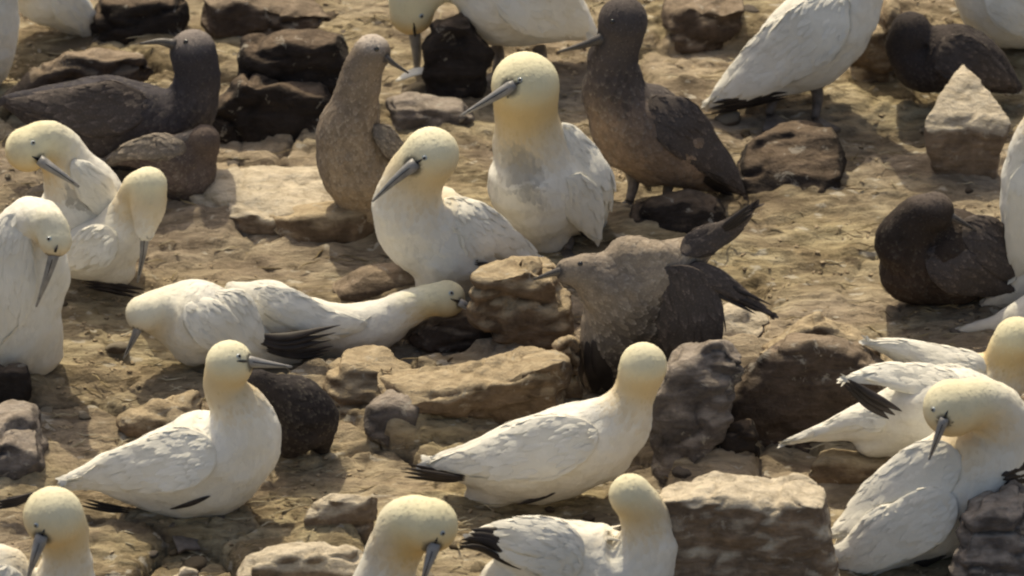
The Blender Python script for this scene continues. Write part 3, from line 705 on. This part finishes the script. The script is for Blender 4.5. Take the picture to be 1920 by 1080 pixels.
bird('big white gannet in the bottom right corner preening with a blue grey bill', (1760, 1010),
     [(1530, 1110, 12, -.10), (1590, 1060, 50, -.08), (1680, 990, 92, -.03), (1775, 925, 112), (1850, 855, 96), (1880, 800, 66), (1845, 758, 54, -.02), (1785, 765, 56, -.06)],
     lobes=[[(1880, 880, 70), (1800, 960, 90)]],
     wings=[[(1800, 850, 50), (1730, 890, 60), (1650, 945, 50), (1560, 1000, 16)], [(1790, 930, 50), (1720, 980, 56), (1640, 1030, 40), (1540, 1085, 12)], [(1690, 950, 18), (1650, 985, 32), (1590, 1030, 20), (1530, 1042, 5)]],
     black=[[(1880, 900, 10), (1930, 880, 18), (1960, 870, 8)], [(1780, 1052, 8), (1700, 1085, 26), (1640, 1110, 12)]],
     bill=[(1768, 792, 15, -.115), (1757, 822, 11, -.125), (1742, 862, 3, -.13)], eye=(1750, 768))
bird('white gannet lying at the left, its black wing tips crossing the gannet behind it', (400, 675),
     [(560, 678, 8, .01), (500, 655, 30), (430, 620, 64), (365, 600, 82), (315, 588, 60), (284, 584, 42, -.02), (270, 588, 36, -.04)],
     lobes=[[(380, 620, 75), (450, 640, 44)]],
     wings=[[(400, 545, 32), (430, 580, 46), (465, 620, 30), (495, 645, 8)], [(350, 570, 40), (400, 610, 44), (450, 645, 22), (490, 660, 6)]],
     black=[[(478, 634, 6), (540, 640, 14), (640, 622, 3)], [(500, 655, 6), (560, 664, 8), (625, 656, 3)]],
     bill=[(258, 618, 14, -.06), (247, 642, 9, -.06), (232, 672, 3, -.06)], buff=.55)
bird('long low white gannet in the left middle with its neck stretched out to the right', (640, 650),
     [(440, 545, 22, .02), (490, 570, 50), (560, 610, 60), (640, 625, 56), (710, 610, 50), (755, 582, 38), (800, 564, 33), (838, 560, 36)], buff=1.2,
     wings=[[(470, 545, 26), (540, 575, 34), (610, 605, 28), (680, 605, 16)]],
     smudge_shade=[(838, 560, 40, .3)], eye=(846, 550), bill=[(868, 570, 13, -.03), (890, 582, 9, -.035), (918, 600, 3, -.04)])
bird('big white gannet at the lower left walking right, buff neck raised and bill pointing right', (380, 955),
     [(115, 905, 9, .02), (195, 890, 40), (290, 888, 82), (375, 875, 106), (440, 825, 92), (448, 775, 62), (420, 725, 40), (430, 682, 46)],
     lobes=[[(462, 800, 60), (440, 860, 74)]],
     wings=[[(405, 842, 50), (330, 862, 60), (225, 886, 38), (125, 912, 9)], [(380, 810, 20), (300, 836, 22), (210, 870, 15), (130, 900, 5)]],
     black=[[(245, 957, 4), (200, 952, 8), (150, 940, 4)], [(65, 928, 4), (30, 940, 7), (-20, 950, 4)], [(395, 930, 3), (355, 945, 5), (318, 955, 2)], [(120, 915, 7), (60, 932, 7), (0, 942, 3)]],
     bill=[(470, 678, 18, -.01), (505, 683, 11, -.01), (548, 688, 3, -.01)], eye=(448, 668),
     legs=[((330, 960, 0, 0), (318, 1000, 320)), ((400, 950, 0, 0), (412, 985, 320))])
bird('white gannet in the lower middle with raised neck and black tail tips on the left', (1020, 925),
     [(795, 868, 9, .02), (870, 872, 42), (950, 868, 78), (1035, 855, 92), (1110, 825, 84), (1165, 782, 58), (1190, 735, 42, .01), (1206, 686, 46, .01)],
     lobes=[[(1175, 790, 52), (1120, 850, 62)], [(940, 900, 55), (900, 930, 34)]],
     wings=[[(1120, 812, 44), (1030, 838, 60), (920, 860, 40), (805, 872, 9)], [(1080, 785, 20), (990, 805, 25), (900, 838, 18), (810, 862, 5)]],
     black=[[(872, 897, 6), (815, 888, 9), (752, 876, 3)], [(860, 903, 5), (800, 898, 5), (758, 894, 2)], [(1042, 924, 3), (1000, 938, 5), (968, 946, 2)]],
     bill=[(1215, 690, 16, .05), (1225, 700, 10, .09), (1232, 710, 3, .14)])
bird('gannet head and neck at the bottom middle, bowed to the right and strongly orange buff', (740, 1230),
     [(700, 1260, 60, .02), (700, 1200, 90), (712, 1120, 66), (735, 1042, 52), (768, 985, 58), (806, 985, 54, -.02)], buff=1.3,
     wings=[[(700, 1100, 30), (690, 1160, 50), (690, 1230, 30)]],
     bill=[(812, 1030, 20, -.07), (802, 1060, 13, -.09), (790, 1100, 4, -.10)], eye=(830, 1000))
bird('white gannet at the bottom edge beside the pale slab, back arched, head turned away', (1100, 1130),
     [(882, 1008, 8, .02), (945, 1012, 42), (1025, 1035, 74), (1110, 1075, 104), (1185, 1065, 86), (1218, 1010, 56), (1205, 960, 46), (1182, 928, 42)],
     lobes=[[(1060, 1110, 90)], [(950, 1090, 50), (1000, 1110, 50)]],
     wings=[[(1095, 1040, 34), (1040, 1014, 40), (960, 1002, 32), (888, 1008, 8)], [(1090, 1065, 44), (1040, 1050, 42), (970, 1040, 20), (930, 1030, 8)]],
     black=[[(862, 1018, 4), (905, 1020, 15), (955, 1044, 10), (1040, 1072, 4)], [(880, 1000, 6), (925, 1010, 16), (960, 1030, 8)]])
bird('gannet head in the bottom left corner looking down at the lens with a grey bill', (90, 1230),
     [(40, 1260, 60), (60, 1200, 95), (108, 1130, 74), (126, 1055, 46), (118, 1000, 50), (100, 968, 58, -.02)],
     lobes=[[(0, 1080, 62), (40, 1150, 70)]],
     wings=[[(20, 1060, 40), (0, 1120, 50), (-10, 1190, 40)]],
     bill=[(75, 1015, 21, -.075), (65, 1045, 14, -.09), (52, 1085, 4, -.09)], eye=(68, 985))
bird('white gannet at the left edge with its yellow head bowed on its breast', (40, 680),
     [(-60, 690, 30, .03), (0, 640, 84), (25, 560, 96), (40, 480, 92), (60, 420, 56, -.02), (92, 420, 36, -.08), (104, 452, 32, -.11)],
     lobes=[[(50, 600, 70), (60, 650, 58)]],
     wings=[[(30, 400, 32), (10, 480, 60), (0, 560, 60), (-20, 650, 30)]], buff=0.8,
     bill=[(100, 482, 17, -.125), (88, 520, 12, -.13), (68, 575, 3, -.12)], eye=(92, 448))
bird('white gannet at the left with yellow cheek and head turned down over its shoulder', (150, 500),
     [(235, 420, 26, .03), (190, 390, 60), (150, 350, 66), (120, 300, 48), (90, 262, 40, -.01), (52, 280, 44, -.03)],
     lobes=[[(150, 400, 80), (160, 450, 70), (165, 485, 50)]],
     wings=[[(135, 300, 24), (175, 350, 34), (210, 390, 26), (235, 420, 8)]], buff=1.15,
     bill=[(82, 305, 18, -.08), (112, 325, 12, -.10), (148, 350, 4, -.10)], eye=(62, 268), smudge_shade=[(140, 335, 26, .6)])
bird('white gannet at the left with a tall oval buff head hanging face down', (205, 540),
     [(110, 500, 20, .02), (165, 475, 56), (215, 450, 58), (245, 400, 44), (262, 358, 38, -.01), (278, 348, 37, -.03)],
     lobes=[[(278, 352, 37, -.03), (277, 395, 33, -.06), (272, 430, 22, -.08)], [(200, 470, 52), (215, 500, 40)]],
     black=[[(160, 532, 6), (210, 540, 10), (270, 552, 4)]], wings=[[(215, 430, 30), (175, 465, 40), (125, 495, 12)]],
     bill=[(272, 440, 15, -.085), (268, 478, 10, -.09), (258, 530, 3, -.09)])
bird('pale gannet body cut off by the top left edge', (-10, 170),
     [(-40, 150, 40), (-25, 90, 58), (-18, 10, 56), (-10, -60, 40), (0, -110, 42)])
bird('white gannet at the top left with pale stiff tail feathers pointing down right', (120, 62),
     [(215, 98, 6, -.02), (180, 70, 18), (135, 25, 44), (90, -10, 60), (40, -50, 50), (20, -100, 42)],
     wings=[[(100, -10, 40), (150, 30, 30), (190, 75, 14), (222, 108, 4)]])
# ---- young gannets
bird('brown young gannet standing with a pale crown, left of the tall white gannet', (690, 425),
     [(760, 300, 20, .05), (720, 340, 52, .02), (672, 320, 72), (655, 255, 62), (668, 185, 44), (680, 130, 38), (698, 98, 36)], juv=True, tone=(.20, .165, .135), belly=(.33, .26, .185), crown=(.42, .38, .35),
     lobes=[[(660, 330, 60), (690, 390, 44)]], wings=[[(700, 235, 16), (735, 270, 26), (765, 315, 12)]], wing_m='lwing',
     bill=[(724, 108, 10, -.02), (742, 122, 7, -.02), (766, 137, 3, -.02)], eye=(706, 92))
bird('big dark speckled young gannet standing upright with its bill pointing left', (1215, 366),
     [(1385, 358, 8, .03), (1330, 325, 38, .02), (1265, 280, 78), (1200, 235, 90), (1155, 180, 64), (1150, 115, 48), (1162, 72, 44), (1168, 40, 48)], juv=True, tone=(.085, .075, .075), belly=(.27, .20, .15),
     lobes=[[(1190, 250, 80), (1230, 290, 62)]], wings=[[(1215, 190, 34), (1275, 235, 52), (1335, 295, 34), (1392, 360, 7)]],
     black=[[(1320, 335, 7), (1350, 350, 9), (1395, 368, 4)]],
     bill=[(1128, 72, 17, -.02), (1095, 84, 11, -.02), (1045, 98, 3, -.02)], eye=(1148, 40),
     legs=[((1185, 320, 0, 0), (1180, 378, 250)), ((1250, 320, 0, 0), (1248, 372, 265))])
bird('dark blue grey young gannet at the upper left with an upright neck', (220, 320),
     [(10, 190, 10, .02), (90, 205, 50), (180, 225, 88), (270, 235, 88), (345, 210, 58), (370, 150, 44), (362, 98, 45)], juv=True, tone=(.05, .048, .058), belly=(.07, .06, .06), crown=(.20, .18, .175),  # paler crown colour holds the light on top of the head
     wings=[[(280, 190, 40), (200, 205, 52), (110, 200, 34), (15, 190, 6)]], bill=[(322, 82, 16, -.01), (298, 78, 10, -.01), (262, 82, 3, -.01)], eye=(348, 78))
bird('dark brown young gannet with its pinkish lit wing edge, lying below the blue grey one', (320, 375),
     [(200, 300, 9, .02), (255, 290, 28), (315, 300, 56), (350, 320, 56), (378, 285, 34), (384, 262, 30, -.01)], juv=True, tone=(.12, .095, .085), belly=(.13, .105, .10),
     lobes=[[(345, 330, 50)]], wings=[[(350, 280, 22), (300, 275, 24), (250, 282, 16), (205, 300, 5)], [(398, 236, 6), (350, 258, 12), (300, 268, 9)]], wing_m='lwing')
bird('grey brown young gannet hunched in the centre with dark wing tips spread to the right', (1200, 730),
     [(1350, 440, 12, .06), (1290, 478, 40, .04), (1225, 520, 76, .01), (1178, 550, 92), (1140, 530, 68, -.01), (1100, 512, 44, -.02), (1066, 508, 26, -.03)], juv=True, tone=(.255, .218, .18), belly=(.075, .066, .062),  # belly colour darkened to carry the shade under the body
     lobes=[[(1185, 580, 86), (1150, 635, 66), (1128, 700, 40)], [(1180, 490, 52), (1230, 490, 44)], [(1255, 560, 76, .02), (1275, 610, 62, .02), (1262, 660, 48, .02)]],
     wings=[[(1250, 500, 36), (1275, 555, 66), (1285, 620, 70), (1265, 695, 40)], [(1275, 470, 28), (1330, 448, 28), (1375, 425, 16), (1412, 390, 3)], [(1290, 500, 22), (1345, 525, 22), (1400, 560, 13), (1442, 586, 3)]],
     black=[[(1355, 430, 9), (1385, 410, 9), (1412, 390, 3)], [(1290, 520, 16), (1350, 540, 12), (1442, 586, 3)], [(1100, 640, 12), (1110, 690, 26), (1120, 740, 20)]],
     eye=(1088, 494), smudge_shade=[(1265, 590, 105, .95), (1200, 680, 70, .6)], bill=[(1050, 508, 13, -.04), (1030, 514, 9, -.04), (1000, 524, 3, -.04)])  # dark side patch paints wing and body shade into the plumage
bird('nearly black young gannet resting in front of the pyramid shaped pale stone', (1780, 565),
     [(1925, 540, 12, .0), (1880, 510, 46), (1810, 480, 84), (1745, 470, 88), (1700, 450, 62, -.02), (1722, 408, 44, -.03), (1752, 396, 38, -.04)], juv=True, tone=(.042, .034, .031), belly=(.065, .048, .04), crown=(.12, .10, .09),  # crown colour lightened to carry the lit upper rim
     lobes=[[(1725, 500, 80), (1790, 515, 64)]], wings=[[(1800, 415, 34), (1850, 450, 46), (1890, 495, 30), (1925, 545, 7)], [(1740, 470, 40), (1800, 510, 46), (1860, 535, 26), (1915, 552, 5)]],
     bill=[(1788, 408, 12, -.05), (1806, 418, 8, -.05), (1830, 432, 3, -.05)])
bird('black hunched bird-shaped mass between the big left gannet and the tan rock', (570, 850),  # black rounded mass modelled in the form of a young gannet
     [(606, 846, 14, .03), (590, 800, 46, .02), (568, 766, 56), (535, 745, 50), (502, 726, 32), (484, 714, 24)], juv=True, tone=(.030, .027, .029), belly=(.05, .042, .04),
     lobes=[[(560, 800, 56), (545, 822, 42)]], bill=[(466, 708, 9), (456, 706, 6), (444, 706, 3)])
bird('dark young gannet lying at the top right next to the pointed pale stone', (1760, 185),
     [(1900, 160, 16), (1850, 130, 50), (1790, 110, 70), (1730, 115, 62), (1700, 90, 42), (1708, 60, 40)], juv=True, tone=(.05, .043, .043), belly=(.06, .05, .05),
     wings=[[(1740, 95, 34), (1800, 110, 48), (1850, 135, 30), (1900, 165, 8)]])

# ---- loose stones and fallen feathers
def small_stones():
    cols = ['rock_tan', 'rock_pale', 'rock_grey', 'rock_red']; protos = []
    for k in range(5):
        V, F = ball((0, 0, 0), 1.0, n=10); V = np.array(V); nrm = V/np.linalg.norm(V, axis=1)[:, None]
        V = V*(1+0.35*fbm(V*1.3+k*9, 3))[:, None]*np.array([1.3, .9, .55]); V += nrm*0.08*fbm(V*5+k, 2)[:, None]
        protos.append(V)
    spots = []
    for _ in range(1200):
        px, py = random.uniform(-30, 1950), random.uniform(10, 1100)
        s = random.choice([.006, .008, .010, .013, .019]) * random.uniform(.8, 1.3)
        if fbm(np.array([[px/260, py/160, 1.]]), 2)[0] < 0.02: continue
        p = on_z(px, py); spots.append((p, s))
        if len(spots) >= 170: break
    meshes = {}
    for i, (p, s) in enumerate(spots):
        k = i % 5; mt = cols[(i*7) % 4]
        if (k, mt) not in meshes:
            me_ = new_mesh('stone', protos[k], ball((0, 0, 0), 1, n=10)[1], M[mt]); meshes[(k, mt)] = me_
        o = link('stone', meshes[(k, mt)]); z = float(height(np.array([p[0]]), np.array([p[1]]))[0])
        o.location = (p[0], p[1], z+s*0.15); o.scale = (s, s, s); o.rotation_euler = (random.uniform(-.3, .3), random.uniform(-.3, .3), random.uniform(0, 6.28))
        cn = {'rock_tan': 'tan', 'rock_pale': 'pale', 'rock_grey': 'grey', 'rock_red': 'dark brown'}[mt]
        tag(o, '%s %s loose stone lying on the trampled soil' % ('tiny' if s < .0085 else 'small' if s < .014 else 'fist sized', cn), 'stone', '%s %s loose stones on the soil' % ('tiny' if s < .0085 else 'small' if s < .014 else 'fist sized', cn))
small_stones()
def gravel():
    rs = np.random.default_rng(3); V, F = [], []; b0, f0 = ball((0, 0, 0), 1.0, n=4); b0 = np.array(b0); tot = 0
    n = 7000; px = rs.uniform(-40, 1960, n); py = rs.uniform(-20, 1110, n)
    keep = fbm(np.stack([px/200, py/110, px*0+4.], 1), 3) > rs.uniform(-.35, .35, n); px, py = px[keep], py[keep]
    P = np.array([on_z(a, b) for a, b in zip(px, py)]); Z = height(P[:, 0], P[:, 1]); Sz = rs.uniform(.0018, .0052, len(P))
    for p, z, s_ in zip(P, Z, Sz):
        q = b0*(1+.35*rs.normal(size=(len(b0), 1)).clip(-1, 1))*np.array([1.4, 1., .6])*s_; a = rs.uniform(0, 6.28)
        q = np.stack([q[:, 0]*math.cos(a)-q[:, 1]*math.sin(a), q[:, 0]*math.sin(a)+q[:, 1]*math.cos(a), q[:, 2]], 1)+np.array([p[0], p[1], z+s_*.2])
        V.append(q); F += [tuple(i+tot for i in t) for t in f0]; tot += len(b0)
    o = link('gravel', new_mesh('gravel', np.vstack(V), F, M['rock_tan'], smooth=False)); tag(o, 'fine tan gravel and grit strewn over the trampled soil', 'gravel', kind='stuff')
gravel()
def litter():
    rs = np.random.default_rng(5); V, F = [], []; tot = 0
    for _ in range(1500):
        p = on_z(rs.uniform(-20, 1940), rs.uniform(0, 1090)); z = float(height(np.array([p[0]]), np.array([p[1]]))[0]); a = rs.normal()*0.6+(math.pi if rs.uniform() < .5 else 0); L = rs.uniform(.02, .07)
        pa = np.array([p+np.array([math.cos(a)*t*L, math.sin(a)*t*L*.8, 0]) for t in (0, .35, .7, 1.)]); pa[:, 2] = z+.004+rs.uniform(-.002, .008, 4); rr = np.array([.001, .0022, .002, .0006])*rs.uniform(.6, 1.3)
        v_, f_, _ = loft(pa, np.tile([0, 0, 1.], (4, 1)), rr, rr*.6, 4); V += v_; F += [tuple(i+tot for i in t) for t in f_]; tot += len(v_)
    o = link('nest_litter', new_mesh('nest_litter', np.array(V), F, M['litter'])); tag(o, 'dry stalks and scraps of nest material scattered on the soil', 'nest litter', kind='stuff')
m, nt, b = base_mat('dry_stalk', .9, .1); tc = N(nt, 'ShaderNodeTexCoord').outputs['Object']
nt.links.new(ramp(nt, noise(nt, tc, 6), [(0.35, (.10, .07, .045)), (.5, (.30, .24, .14)), (.65, (.55, .50, .38))]), b.inputs['Base Color']); M['litter'] = m
litter()
for (px, py, ang, L, lab) in [(790, 152, 10, .11, 'white fallen feather behind the hanging bill'), (1690, 1015, 70, .0, '')]:
    if L == 0: continue
    p = on_z(px, py, 0.035); a = R(ang); path = np.array([p+np.array([math.cos(a)*t*L-L/2, math.sin(a)*t*L, 0.02*math.sin(t*3.1)]) for t in np.linspace(0, 1, 12)])
    rr = np.array([.002, .008, .013, .015, .016, .016, .015, .013, .010, .006, .003, .0015])
    V, F, UV = loft(path, np.tile([0, 0, 1.], (12, 1)), rr, rr*0.18+.0008, 10)
    o = link('feather', new_mesh('feather', np.array(V)-p, F, M['wing'])); o.location = p
    tag(o, lab, 'feather')
for b_ in [(850, 575, .02, .15), (1200, 740, .02, .12), (640, 690, .02, .12)]: mound(*b_)
finish_ground()
